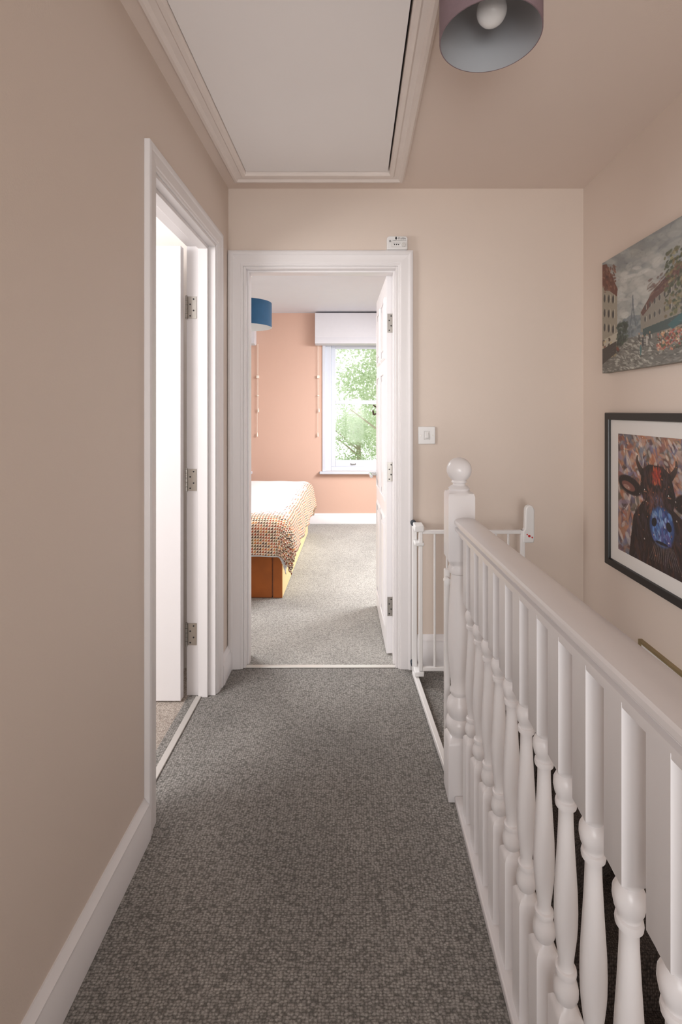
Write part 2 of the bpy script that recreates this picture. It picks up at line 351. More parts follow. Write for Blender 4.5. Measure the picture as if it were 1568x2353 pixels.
b=B(); b.box(X0-.004,X0,yh+.60,yh+.625,1.27,1.34); b.tube((X0-.004,yh+.61,1.28),(X0-.022,yh+.61,1.27),.005,10); b.tube((X0-.022,yh+.61,1.27),(X0-.028,yh+.61,1.30),.006,10); b.tube((X0-.004,yh+.61,1.32),(X0-.026,yh+.61,1.335),.005,10)
b.obj('coat_hook',mat('dark_bronze',C(84,70,60),.4,metal=.6),parent=d2,label='dark metal coat hook')
d2.rotation_euler=(0,0,math.radians(2.2))

# ------------------------------------------------------------ windows
def window(n,W,label):
    x0,x1=W; y=Y2+.02
    b=B(); b.box(x0,x0+.085,y,y+.09,wz0,wz1); b.box(x1-.085,x1,y,y+.09,wz0,wz1); b.box(x0+.085,x1-.085,y,y+.09,wz1-.08,wz1); b.box(x0+.085,x1-.085,y,y+.09,wz0,wz0+.05)
    b.box(x0-.015,x0+.02,Y2-.012,y,wz0,wz1); b.box(x1-.02,x1+.015,Y2-.012,y,wz0,wz1)
    root=b.obj('window_%d'%n,UPVC,label=label,category='window',kind='structure',bevel=.003)
    zm=1.39
    b=B(); b.box(x0-.045,x1+.045,Y2-.055,y,wz0-.03,wz0); b.obj('sill',UPVC,parent=root,bevel=.006)
    for nm,ya,za,zb in (('upper_sash',y+.045,zm-.02,wz1-.08),('lower_sash',y+.005,wz0+.05,zm+.025)):
        b=B(); w=.05; xa,xb=x0+.085,x1-.085
        b.box(xa,xa+w,ya,ya+.038,za,zb); b.box(xb-w,xb,ya,ya+.038,za,zb); b.box(xa+w,xb-w,ya,ya+.038,zb-.045,zb); b.box(xa+w,xb-w,ya,ya+.038,za,za+(.045 if nm=='upper_sash' else .075))
        so=b.obj(nm,UPVC,parent=root,bevel=.003)
        b=B(); b.box(xa+w,xb-w,ya+.017,ya+.021,za+.04,zb-.04); b.obj('glass_pane',GLASS,parent=so)
        if nm=='lower_sash':
            for t in (.28,.72):
                b=B(); xx=xa+(xb-xa)*t; b.box(xx-.03,xx+.03,ya-.004,ya,za+.02,za+.04); b.box(xx-.02,xx+.02,ya-.018,ya-.004,za+.028,za+.036)
                b.obj('sash_lift',CHROME,parent=so,label='small chrome sash lift')
            for t in (.3,.7):
                b=B(); xx=xa+(xb-xa)*t; b.box(xx-.03,xx+.03,ya+.005,ya+.03,zb,zb+.012); b.tube((xx,ya+.018,zb+.012),(xx,ya+.018,zb+.03),.009,12)
                b.obj('sash_lock',CHROME,parent=so,label='small chrome sash fastener')
window(1,W1,'white two-pane sash window in the peach wall')
window(2,W2,'white sash window near the bed')
def blind(W,label,cords):
    x0,x1=W[0]-.09,W[1]+.09; b=B()
    prof=[(0,2.40),(-.11,2.40),(-.114,2.30),(-.116,2.20),(-.114,2.14),(-.108,2.125),(-.118,2.10),(-.120,2.055),(-.05,2.04),(0,2.06)]
    v=[(x,Y2+a,z) for x in (x0,x1) for a,z in prof]; K=len(prof)
    b.add(v,[(i,(i+1)%K,K+(i+1)%K,K+i) for i in range(K)]+[tuple(range(K))[::-1],tuple(range(K,2*K))])
    r=b.obj('roman_blind',BLIND,label=label,category='blind',ang=25)
    for cx in cords:
        b=B(); 
        for dx,zb in ((0,1.02),(.012,1.30)):
            b.tube((cx+dx,Y2-.02,2.06),(cx+dx,Y2-.02,zb),.0016,6)
            b.lathe(cx+dx,Y2-.02,[(.002,zb+.03),(.004,zb+.02),(.008,zb-.005),(.006,zb-.02),(.002,zb-.024)],10)
        b.box(cx-.008,cx+.016,Y2-.028,Y2,1.67,1.70); b.box(cx-.005,cx+.014,Y2-.024,Y2,1.465,1.475)
        b.obj('pull_cord',mat('cord',C(240,232,220),.8),parent=r,label='thin cream pull cord with small toggles')
blind(W1,'white fabric roman blind folded up above the window',[-.435])
blind(W2,'white fabric roman blind folded up near the bed',[-1.13])

# ------------------------------------------------------------ banister
ban=empty('banister',(.36,1.0,0),'white painted turned wooden banister beside the stairwell','banister')
BX=.3635; NX,NY=.352,1.675
h=.044
secs=[(0,h,1),(.185,h,1),(.197,.040,.5),(.203,.033,0),(.210,.036,0),(.222,.043,0),(.238,.045,0),(.254,.042,0),(.262,.034,0),(.268,.037,0),(.280,.041,0),(.298,.042,0),(.316,.038,0),(.326,.030,0),(.335,.027,0),(.345,.031,0),(.352,.031,0),(.36,.027,0),
 (.40,.030,0),(.46,.035,0),(.52,.037,0),(.60,.035,0),(.68,.031,0),(.73,.028,0),(.745,.027,0),(.75,.034,0),(.765,.037,0),(.775,.033,0),(.782,.034,.2),(.795,.042,.8),(.80,h,1),
 (1.012,h,1),(1.022,.041,1),(1.026,.036,.5),(1.030,.034,0),(1.036,.036,0),(1.042,.030,0),(1.046,.022,0),(1.052,.020,0),(1.056,.026,0)]
for k in range(1,17):
    t=math.pi*(k/16); 
    if t<.5: continue
    secs.append((1.098-.042*math.cos(t),max(.0008,.042*math.sin(t)),0))
b=B(); b.sections(NX,NY,secs,32); b.obj('newel_post',GLOSS,parent=ban,label='square newel post with turned shaft and ball finial',ang=40)
def rz(y): return .884+.036*(1.6-y)
prof=[(-.022,0),(-.022,.012),(-.028,.014),(-.0345,.019),(-.0345,.027),(-.0280,.030),(-.0280,.036),(-.0350,.038),(-.0370,.041),(-.0370,.049),(-.0345,.054),(-.026,.0580),(-.012,.0610)]
prof=prof+[(-a,z) for a,z in prof[::-1]]
b=B(); v=[]
for y in (NY-.04,YB+.001):
    for a,z in prof: v.append((BX+a,y,rz(y)+z))
K=len(prof); b.add(v,[(i,(i+1)%K,K+(i+1)%K,K+i) for i in range(K)]+[tuple(range(K))[::-1],tuple(range(K,2*K))])
b.obj('handrail',GLOSS,parent=ban,ang=22)
b=B(); b.box(BX-.036,BX+.034,YB+.001,NY-.043,0,.022); b.obj('base_rail',GLOSS,parent=ban,bevel=.004)
q=.0225; g_=1.16
def end(z0,sg):
    return [(z0,q,1),(z0+sg*.007,.0192,.8),(z0+sg*.012,.0140*g_,.2),(z0+sg*.017,.0120*g_,0),(z0+sg*.020,.0145*g_,0),(z0+sg*.028,.0176*g_,0),(z0+sg*.038,.0180*g_,0),(z0+sg*.050,.0160*g_,0),(z0+sg*.058,.0125*g_,0),(z0+sg*.061,.0125*g_,0),(z0+sg*.063,.0148*g_,0),(z0+sg*.068,.0155*g_,0),(z0+sg*.073,.0148*g_,0),(z0+sg*.075,.0118*g_,0),(z0+sg*.080,.0105*g_,0)]
lo=end(.265,1); hi=end(.69,-1)[::-1]
mid=[(.355,.0112*g_,0),(.375,.0134*g_,0),(.395,.0154*g_,0),(.415,.0166*g_,0),(.44,.0170*g_,0),(.47,.0164*g_,0),(.50,.0150*g_,0),(.53,.0134*g_,0),(.56,.0120*g_,0),(.59,.0108*g_,0)]
bs=[(0.022,q,1)]+lo+mid+hi+[(.935,q,1)]
b=B(); b.sections(BX,1.54,bs,24); first=b.obj('baluster',GLOSS,parent=ban,group='white turned balusters',ang=40)
for i in range(1,14):
    c=first.copy(); c.location=first.location+Vector((0,-.0985*i,0)); c.parent=ban; COL.objects.link(c)
    c['group']='white turned balusters'

# ------------------------------------------------------------ stair gate
g=empty('stair_gate',(.30,2.33,0),'white metal safety gate open at the top of the stairs','stair gate')
def gx(y): return .325+(.287-.325)*(y-1.76)/(2.40-1.76)
b=B()
b.box(gx(2.40)-.011,gx(2.40)+.011,2.389,2.411,.02,.735)
b.box(gx(1.755)-.01,gx(1.755)+.01,1.745,1.765,.02,.735)
y0,y1=1.745,2.411; v=[]
for y in (y0,y1): v+=[(gx(y)-.011,y,.008),(gx(y)+.011,y,.008),(gx(y)+.011,y,.032),(gx(y)-.011,y,.032)]
b.add(v,[(0,1,2,3),(4,7,6,5),(0,4,5,1),(1,5,6,2),(2,6,7,3),(3,7,4,0)])
b.obj('gate_frame',METALW,parent=g,bevel=.003)
b=B(); LY=2.345
b.box(.300,.318,LY-.009,LY+.009,.06,.73); b.box(.318,.80,LY-.008,LY+.008,.712,.73); b.box(.318,.80,LY-.008,LY+.008,.06,.078); b.box(.785,.805,LY-.009,LY+.009,.06,.73)
for i in range(7): b.tube((.318+.0585*(i+1),LY,.075),(.318+.0585*(i+1),LY,.715),.0055,10)
b.obj('gate_leaf',METALW,parent=g,bevel=.002)
for za,zb in ((.722,.752),(.655,.672),(.035,.058)):
    b=B(); b.box(.280,.325,LY-.013,2.413,za,zb); b.obj('hinge_bracket',PLASTIC,parent=g,bevel=.004)
b=B()
pts=[(.796,.672),(.845,.672),(.848,.69),(.848,.83),(.840,.845),(.825,.850),(.812,.845),(.806,.832),(.803,.74),(.794,.725)]
v=[(x,LY-.016,z) for x,z in pts]+[(x,LY+.016,z) for x,z in pts]; K=len(pts)
b.add(v,[(i,(i+1)%K,K+(i+1)%K,K+i) for i in range(K)]+[tuple(range(K))[::-1],tuple(range(K,2*K))])
lh=b.obj('latch_handle',PLASTIC,parent=g,bevel=.005)
b=B(); b.tube((.822,LY-.0175,.705),(.822,LY-.016,.705),.006,12); b.tube((.836,LY-.0175,.698),(.836,LY-.016,.698),.004,12); b.tube((.812,LY-.0175,.712),(.812,LY-.016,.712),.003,10); b.obj('lock_mark',RED,parent=lh,label='small red lock symbols')
for z in (.745,.05):
    b=B(); b.tube((gx(2.41),2.411,z-.005),(gx(2.41),2.428,z-.005),.005,10); b.tube((gx(2.41),2.428,z-.005),(gx(2.41),2.457,z-.005),.014,16)
    b.obj('rubber_pad',RUBBER,parent=g,label='dark grey rubber wall pad')
b=B(); b.tube((.322,1.745,.70),(.322,1.722,.70),.012,16); b.obj('rubber_pad',PLASTIC,parent=g)

# ------------------------------------------------------------ staircase
b=B(); PX,PY=.475,1.72; CXr,CYf=XR-.004,YF-.026
def ray(a):
    dx,dy=math.cos(math.radians(a)),math.sin(math.radians(a)); t=min([(CXr-PX)/dx if dx>1e-6 else 9,(CYf-PY)/dy if dy>1e-6 else 9]); return (PX+dx*t,PY+dy*t)
r0,r1,r2,r3=(PX,CYf),ray(58),ray(28),(CXr,PY)
b.prism([(PX,PY),r1,r0],-.60,-.2); b.prism([(PX,PY),r2,(CXr,CYf),r1],-.8,-.4); b.prism([(PX,PY),r3,r2],-1.0,-.6)
for k in range(9):
    y=PY-.23*k; z=-.8-.2*k; b.box(.42,CXr,y-.23,y,max(z-.4,-2.6),z)
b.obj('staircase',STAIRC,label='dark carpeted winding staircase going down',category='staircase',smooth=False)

# ------------------------------------------------------------ switch, alarm
def text(s,size,loc,parent,m,name,ext=.0002):
    cu=bpy.data.curves.new(name,'FONT'); cu.body=s; cu.size=size; cu.align_x='CENTER'; cu.align_y='CENTER'; cu.extrude=ext
    t=bpy.data.objects.new(name+'_tmp',cu); COL.objects.link(t); bpy.context.view_layer.update()
    me=bpy.data.meshes.new_from_object(t.evaluated_get(bpy.context.evaluated_depsgraph_get())); bpy.data.objects.remove(t)
    o=bpy.data.objects.new(name,me); me.materials.clear(); me.materials.append(m); COL.objects.link(o); place(o,loc,parent); o.rotation_euler=(math.pi/2,0,0); return o
b=B(); b.box(.315,.401,YF-.009,YF,1.130,1.218); sw=b.obj('light_switch',PLASTIC,label='white plastic single rocker light switch on the wall',category='light switch',bevel=.003)
b=B(); v=[(.349,YF-.0095,1.158),(.367,YF-.0095,1.158),(.367,YF-.0095,1.190),(.349,YF-.0095,1.190),(.351,YF-.016,1.162),(.365,YF-.016,1.162),(.365,YF-.011,1.187),(.351,YF-.011,1.187)]
b.add(v,[(0,1,2,3),(4,7,6,5),(0,4,5,1),(1,5,6,2),(2,6,7,3),(3,7,4,0)]); b.obj('rocker',PLASTIC,parent=sw)
b=B(); b.sweep([(.345,YF-.009,1.154),(.371,YF-.009,1.154),(.371,YF-.009,1.194),(.345,YF-.009,1.194)],(0,-1,0),[(0,0),(0,.001),(.0012,.001),(.0012,0)],closed=True); b.obj('rocker_surround',mat('grey_line',C(170,165,160),.5),parent=sw)
for x in (.328,.388):
    b=B(); b.tube((x,YF-.0105,1.174),(x,YF-.0088,1.174),.0035,12); b.obj('screw',STEEL,parent=sw)
az=2.1025
b=B(); ax0,ax1=.155,.258
pts=[(ax0,az),(ax1,az),(ax1+.001,az+.055),(ax1-.006,az+.066),(ax0+.010,az+.066),(ax0,az+.058)]
v=[(x,YF-.036,z) for x,z in pts]+[(x,YF-.001,z) for x,z in pts]; K=len(pts)
b.add(v,[(i,(i+1)%K,K+(i+1)%K,K+i) for i in range(K)]+[tuple(range(K))[::-1],tuple(range(K,2*K))])
al=b.obj('carbon_monoxide_alarm',PLASTIC,label='white plastic carbon monoxide alarm standing on the door frame',category='alarm',bevel=.004)
fy=YF-.0362
text('\u2666Kidde',.016,(.220,fy,az+.054),al,INK,'brand_lettering')
text('CARBON MONOXIDE ALARM',.0052,(.217,fy,az+.043),al,INK,'caption_lettering')
text('ALARM   POWER   FAULT',.0036,(.205,fy,az+.030),al,INK,'indicator_lettering')
for x in (.193,.203,.213):
    b=B(); b.tube((x,fy-.0012,az+.023),(x,fy+.001,az+.023),.0028,12); b.obj('indicator_light',INK,parent=al)
b=B(); b.tube((.238,fy-.003,az+.022),(.238,fy+.001,az+.022),.0105,20); b.obj('test_button',mat('button_grey',C(214,212,208),.4),parent=al,bevel=.001)
b=B(); b.sweep([(.180,fy+.001,az+.012),(.250,fy+.001,az+.012),(.250,fy+.001,az+.035),(.180,fy+.001,az+.035)],(0,-1,0),[(0,0),(0,.0015),(.001,.0015),(.001,0)],closed=True); b.obj('face_outline',mat('grey_line2',C(180,176,172),.5),parent=al)
b=B(); b.tube((.171,fy-.001,az+.040),(.171,fy+.001,az+.040),.006,6); b.obj('warning_mark',mat('grey_mark',C(150,150,150),.5),parent=al)

# ------------------------------------------------------------ hall lamp
lx,ly,lz=.325,1.19,2.20; R=.121
L0=empty('ceiling_lamp',(lx,ly,lz),'mauve fabric drum shade ceiling lamp with opal bulb','ceiling lamp')
b=B(); n=64; prof=[(R,lz),(R,lz+.19),(R-.0025,lz+.19),(R-.0025,lz)]
v=[]
for r_,z_ in prof:
    for i in range(n): t=2*math.pi*i/n; v.append((lx+r_*math.cos(t),ly+r_*math.sin(t),z_))
fo=[(i,(i+1)%n,n+(i+1)%n,n+i) for i in range(n)]+[(n+i,n+(i+1)%n,2*n+(i+1)%n,2*n+i) for i in range(n)]
fi=[(2*n+i,2*n+(i+1)%n,3*n+(i+1)%n,3*n+i) for i in range(n)]+[(3*n+i,3*n+(i+1)%n,(i+1)%n,i) for i in range(n)]
b.add(v,fo,0)
b.f+=fi; b.m+=[1]*n+[0]*n
b.obj('lamp_shade',[MAUVE,SHADEIN],parent=L0)
b=B()
pr=[(.0135,2.345),(.0145,2.320),(.018,2.306)]
for k in range(3,17):
    t=math.pi*k/16; pr.append((max(.0005,.036*math.sin(t)),2.266+.034*math.cos(t)))
b.lathe(lx+.004,ly,pr,32); b.obj('light_bulb',BULB,parent=L0)
b=B(); b.lathe(lx,ly,[(.018,2.33),(.02,2.35),(.02,2.375),(.012,2.38),(.006,2.385),(.006,2.40),(.04,2.402),(.045,2.419)],24); b.obj('lamp_holder',PLASTIC,parent=L0)
b=B()
for k in range(3):
    t=k*2*math.pi/3; b.tube((lx+.018*math.cos(t),ly+.018*math.sin(t),2.362),(lx+(R-.002)*math.cos(t),ly+(R-.002)*math.sin(t),2.385),.002,8)
b.obj('shade_support',PLASTIC,parent=L0)
px,py=-.90,4.05; R2=.205
L1=empty('pendant_lamp',(px,py,1.99),'blue velvet drum shade pendant lamp over the bed','pendant lamp')
def drum(R,z0,z1):
    v=[];n=64
    for r_,z_ in ((R,z0),(R,z1),(R-.003,z1),(R-.003,z0)):
        for i in range(n): t=2*math.pi*i/n; v.append((px+r_*math.cos(t),py+r_*math.sin(t),z_))
    f=[];m=[]
    for j in range(4):
        for i in range(n): f.append((j*n+i,j*n+(i+1)%n,((j+1)%4)*n+(i+1)%n,((j+1)%4)*n+i)); m.append(1 if j>=2 else 0)
    b=B(); b.v=v;b.f=f;b.m=m; return b
drum(R2,1.985,2.185).obj('lamp_shade',[BLUE,mat('shade_lining_white',C(235,240,242),.6)],parent=L1)
b=B(); b.tube((px,py,2.16),(px,py,2.42),.003,8); b.lathe(px,py,[(.045,2.419),(.045,2.405),(.01,2.38)],20); b.obj('cable',PLASTIC,parent=L1)
b=B(); b.lathe(px,py,[(.014,2.17),(.014,2.14),(.028,2.10),(.028,2.08),(.015,2.06),(.0005,2.055)],20); b.obj('light_bulb',BULB,parent=L1)
b=B()
for k in range(3):
    t=k*2*math.pi/3; b.tube((px,py,2.162),(px+(R2-.002)*math.cos(t),py+(R2-.002)*math.sin(t),2.170),.002,8)
b.obj('shade_support',PLASTIC,parent=L1)

# ------------------------------------------------------------ bed
bx0,bx1,by0,by1=-1.98,-.506,3.40,5.20
bed=empty('bed',((bx0+bx1)/2,(by0+by1)/2,0),'mustard velvet upholstered divan bed on the carpet','bed')
b=B(); b.box(bx0,bx1-.072,by0,by1,.0,.33); b.obj('bed_base',MUSTARD,parent=bed,bevel=.012)
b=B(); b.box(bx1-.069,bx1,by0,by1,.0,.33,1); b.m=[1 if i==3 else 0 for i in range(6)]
b.obj('side_panel',[MUSTARD,MUSTARD_LIT],parent=bed,bevel=.008)
b=B(); b.box(bx0+.02,bx1-.02,by0+.015,by1-.01,.333,.53); b.obj('mattress',QUILT,parent=bed,bevel=.04)
def drape(xr,xl,yf,yb,ztop,xa,xb,ya,yb2,nx,ny,rad,flare,wav,seed,puff=0,zmin=.02):
    rs=np.random.default_rng(seed); ph=rs.uniform(0,6,8)
    v=[];uv=[]
    for j in range(ny+1):
        for i in range(nx+1):
            x=xa+(xb-xa)*i/nx; y=ya+(yb2-ya)*j/ny
            dx=x-xr if x>xr else (x-xl if x<xl else 0); dy=y-yf if y<yf else (y-yb if y>yb else 0)
            r=math.hypot(dx,dy); cx=min(max(x,xl),xr); cy=min(max(y,yf),yb)
            bump=.004*math.sin(x*9+ph[0])*math.sin(y*7+ph[1])+.002*math.sin(x*21+y*5+ph[2])
            if puff: bump+=puff*max(0,min(1,min(x-xl,xr-x)/.2))
            if r<1e-6: v.append((x,y,ztop+bump))
            else:
                ux,uy=dx/r,dy/r; L=rad*math.pi/2
                if r<L: o=rad*math.sin(r/rad); d=rad*(1-math.cos(r/rad))
                else: o=rad+flare*(r-L); d=rad+(r-L)*math.sqrt(1-flare**2)
                s=(x*abs(uy)+y*abs(ux)); k=min(1,r/.2)
                w=wav*k*(math.sin(s*17+ph[3])+.6*math.sin(s*31+ph[4])) + (.35*wav*k*math.sin(math.atan2(uy,ux)*7) if abs(ux*uy)>.05 else 0)
                o=max(o+w,.3*min(o,rad)); v.append((cx+ux*o,cy+uy*o,max(zmin,ztop-d+bump*(1-k))))
            uv.append((x,y))
    f=[]
    for j in range(ny):
        for i in range(nx): a=j*(nx+1)+i; f.append((a,a+1,a+nx+2,a+nx+1))
    b=B(); b.add(v,f); b.uv=uv; return b
q1=drape(bx1-.03,bx0+.03,by0+.0,by1-.08,.542,bx0-.22,bx1+.25,by0-.265,by1+.13,110,120,.05,.10,.005,3)
qo=q1.obj('quilt',QUILT,label='white textured quilt spread over the bed',category='quilt',ang=80)
md=qo.modifiers.new('s','SOLIDIFY'); md.thickness=.006; md.offset=-1
THROW=throwmat(bx1,by0)
q2=drape(bx1-.035,bx0+.035,by0+.01,by1-.12,.562,bx0-.24,bx1+.28,by0-.28,by1+.17,130,190,.095,.15,.008,3)
to=q2.obj('throw_blanket',THROW,label='rust brown and cream patterned blanket draped over the bed',category='blanket',ang=80)
md=to.modifiers.new('s','SOLIDIFY'); md.thickness=.006; md.offset=1

# ------------------------------------------------------------ paintings (vertex painted)
def lerp(a,b,t): return a+(b-a)*t
class Art:
    def __init__(s,W,H,base):
        s.W,s.H=W,H; s.a=np.ones((H,W,3))*np.array(base,float); s.V,s.U=np.mgrid[0:H,0:W]; s.U=(s.U+.5)/W; s.V=(s.V+.5)/H; s.asp=W/H
    def put(s,m,c,op=1): 
        m=np.clip(m,0,1)[...,None]*op; s.a=s.a*(1-m)+np.array(c,float)*m
    def ell(s,cx,cy,rx,ry,c,ang=0,op=1,soft=.15):
        R=max(rx,ry)*1.4; 
        i0=max(0,int((cy-R)*s.H)); i1=min(s.H,int((cy+R)*s.H)+2); j0=max(0,int((cx-R)*s.W)); j1=min(s.W,int((cx+R)*s.W)+2)
        if i1<=i0 or j1<=j0: return
        U=s.U[i0:i1,j0:j1]-cx; V=s.V[i0:i1,j0:j1]-cy; ca,sa=math.cos(ang),math.sin(ang)
        d=np.sqrt(((U*ca+V*sa)/rx)**2+((-U*sa+V*ca)/ry)**2); m=np.clip((1-d)/soft+.5,0,1)[...,None]*op
        s.a[i0:i1,j0:j1]=s.a[i0:i1,j0:j1]*(1-m)+np.array(c,float)*m
    def poly(s,pts,c,op=1):
        m=np.zeros((s.H,s.W),bool); n=len(pts)
        for i in range(n):
            x1,y1=pts[i]; x2,y2=pts[(i+1)%n]
            if y1==y2: continue
            cnd=((s.V>=min(y1,y2))&(s.V<max(y1,y2))&(s.U<(x2-x1)*(s.V-y1)/(y2-y1)+x1)); m^=cnd
        s.put(m.astype(float),c,op); return m
    def strokes(s,n,u0,u1,v0,v1,pal,L,w,ang=None,op=.7):
        for _ in range(n):
            c=np.array(pal[rng.integers(len(pal))],float)*rng.uniform(.85,1.15)
            a=rng.uniform(0,math.pi) if ang is None else ang+rng.normal(0,.3)
            s.ell(rng.uniform(u0,u1),rng.uniform(v0,v1),L*rng.uniform(.5,1.3),w*rng.uniform(.5,1.3),c,a,op,.4)
    def grade(s,sat,haze=None,op=0,gain=1):
        g=s.a.mean(2,keepdims=True); s.a=(g+(s.a-g)*sat)*gain
        if haze is not None: s.a=s.a*(1-op)+np.array(haze,float)*op
def artobj(art,name,yfar,yw,ztop,zh,x,parent,m,label):
    W,H=art.W,art.H; me=bpy.data.meshes.new(name)
    uu=np.linspace(0,1,W); vv=np.linspace(0,1,H); U,V=np.meshgrid(uu,vv)
    ox,oy,oz=x,yfar-yw/2,ztop-zh
    co=np.stack([np.zeros_like(U),yfar-U*yw-oy,ztop-V*zh-oz],-1).reshape(-1,3)
    idx=np.arange(W*H).reshape(H,W); fa=np.stack([idx[:-1,:-1],idx[1:,:-1],idx[1:,1:],idx[:-1,1:]],-1).reshape(-1,4)
    me.vertices.add(W*H); me.vertices.foreach_set('co',co.ravel()); me.loops.add(fa.size); me.loops.foreach_set('vertex_index',fa.ravel())
    me.polygons.add(len(fa)); me.polygons.foreach_set('loop_start',np.arange(0,fa.size,4)); me.polygons.foreach_set('loop_total',np.full(len(fa),4)); me.update(calc_edges=True); me.validate()
    at=me.color_attributes.new('paint','FLOAT_COLOR','POINT'); a=np.clip(art.a,0,255)/255; a=np.where(a<=.04045,a/12.92,((a+.055)/1.055)**2.4)
    at.data.foreach_set('color',np.concatenate([a.reshape(-1,3),np.ones((W*H,1))],1).ravel())
    me.materials.append(m); o=bpy.data.objects.new(name,me); COL.objects.link(o); place(o,(ox,oy,oz),parent)
    if label:o['label']=label
    return o
PAINT=vcmat('oil_paint',.5); PRINT=vcmat('art_print',.45)
A=Art(420,280,(160,163,160))
A.put(1-A.V*1.5,(132,138,140),.6)
A.strokes(420,0,1,0,.62,[(168,172,170),(180,184,178),(194,194,186),(146,152,154),(174,174,166)],.06,.026,.4,.35)
A.strokes(120,.15,.60,.15,.58,[(216,214,206),(206,206,198)],.05,.025,.3,.4)
A.poly([(0,.82),(.33,.66),(.42,.66),(1,.86),(1,1),(0,1)],(122,120,112))
A.strokes(700,0,1,.78,1,[(126,122,114),(150,148,138),(98,94,88),(174,170,158),(112,106,98)],.018,.006,.1,.7)
A.strokes(140,.15,.5,.70,1,[(200,198,186),(176,174,162)],.02,.006,.5,.7)
A.poly([(.17,.62),(.30,.56),(.46,.60),(.46,.74),(.17,.74)],(136,146,150))
A.strokes(110,.18,.46,.58,.74,[(120,134,142),(150,154,152),(104,116,122)],.012,.02,None,.5)
def tower(x,yt,yb,w,c):
    for t in np.linspace(0,1,60):
        y=lerp(yt,yb,t); ww=w*(.06+.94*t**2.2); A.ell(x-ww,y,.003+.003*t,.008,c,0,.6); A.ell(x+ww,y,.003+.003*t,.008,c,0,.6)
    for t in (.45,.72): A.ell(x,lerp(yt,yb,t),w*(t**2.2)+.008,.008,c,0,.7)
    A.ell(x,yt+.03,.003,.04,c,0,.7)
tower(.327,.41,.66,.03,(112,120,126))
A.poly([(0,.08),(.06,.10),(.17,.32),(.17,.74),(0,.84)],(168,158,138))
A.poly([(0,.02),(.05,.03),(.175,.30),(.165,.36),(0,.20)],(118,70,56))
A.strokes(80,0,.15,.08,.28,[(132,82,64),(98,56,46),(150,104,84)],.02,.008,1.0,.7)
for r in range(3):
    for c in range(3):
        x=.028+.048*c; y=.33+.13*r-.01*c+.03*c; A.ell(x,y,.012,.034,(66,62,60),0,.9,.4)
        A.ell(x+.016,y,.003,.04,(228,218,196),0,.85)
A.poly([(0,.70),(.20,.66),(.17,.74),(0,.80)],(200,192,172)); A.strokes(40,0,.18,.70,.86,[(66,50,44),(140,66,50),(200,176,126)],.015,.012,None,.7)
A.poly([(0,.78),(.16,.74),(.16,.84),(0,.92)],(78,70,64))
A.strokes(70,.17,.27,.60,.78,[(66,78,66),(84,96,78),(52,60,54)],.014,.02,None,.6)
A.poly([(.40,.56),(.52,.42),(.70,.34),(.78,.34),(.78,.80),(.40,.72)],(152,144,130))
A.poly([(.40,.57),(.50,.44),(.70,.31),(.80,.32),(.80,.38),(.54,.49),(.42,.60)],(114,78,70))
A.strokes(80,.46,.78,.34,.46,[(124,84,72),(96,62,56),(142,112,98)],.02,.008,-.5,.5)
for r in range(3):
    for c in range(8):
        x=.44+.04*c; y=.54+.09*r-.012*c*(1-r*.4); A.ell(x,y,.008,.020,(80,76,76),0,.85,.4); A.ell(x+.010,y,.002,.025,(212,206,190),0,.75)
A.poly([(.42,.70),(.78,.66),(.78,.74),(.42,.76)],(70,88,86)); 
A.poly([(.62,.72),(.80,.62),(.85,.65),(.66,.76)],(56,104,108))
A.strokes(480,.60,1,.20,.66,[(84,94,62),(118,116,74),(64,72,52),(140,118,78),(98,104,82),(160,150,108)],.014,.011,None,.75)
A.poly([(.80,.5),(.815,.5),(.825,.86),(.80,.86)],(74,60,52))
A.strokes(420,.54,1,.76,.90,[(186,92,70),(214,156,110),(88,78,60),(228,204,174),(160,60,50),(78,92,62),(206,124,112)],.010,.008,None,.85)
for x,y,hh,c in ((.42,.80,.09,(60,62,68)),(.455,.80,.09,(206,198,188)),(.385,.76,.06,(76,70,66)),(.40,.86,.1,(84,126,126)),(.48,.77,.06,(70,66,68))):
    A.ell(x,y,.007,hh*.45,c); A.ell(x,y-hh*.5,.005,.009,(190,150,120)); A.ell(x+.01,y+hh*.5,.014,.004,(84,82,76),0,.6)
A.strokes(420,0,1,0,1,[(96,94,90),(190,186,176),(126,124,118)],.012,.004,None,.15)
A.grade(.88,(152,152,148),.05,.92)
cx=XR-.030
b=B(); b.box(cx+.0004,XR,1.482,2.232,1.468,1.968)
pn=b.obj('canvas_painting',CANV,label='unframed oil painting of a street with a lattice tower',category='painting')
artobj(A,'painted_canvas',2.232,.75,1.968,.5,cx,pn,PAINT,'grey toned street scene in oil paint')
A=Art(360,350,(140,118,112))
pal=[(184,130,100),(152,88,72),(180,172,174),(112,104,134),(196,162,144),(86,62,64),(210,196,188),(150,130,148),(104,96,80),(190,116,82),(120,128,146)]
A.strokes(900,0,1,0,1,pal,.06,.024,None,.7)
A.strokes(140,0,1,0,.35,[(210,168,138),(190,124,88),(222,212,202)],.035,.012,.8,.6)
dk=(40,27,26)
A.poly([(.16,1.0),(.22,.66),(.34,.52),(.66,.50),(.86,.6),(.98,1.0)],(48,32,30))
A.strokes(260,.22,.95,.62,1,[(56,36,30),(34,22,24),(84,50,38),(64,50,58)],.05,.012,1.4,.7)
A.ell(.17,.42,.165,.072,dk,.18); A.ell(.15,.43,.095,.035,(130,80,70),.18); A.ell(.13,.44,.05,.018,(170,128,114),.18)
A.ell(.85,.45,.15,.075,dk,-.15); A.ell(.87,.46,.085,.038,(130,80,70),-.15); A.ell(.90,.46,.04,.018,(170,128,114),-.15)
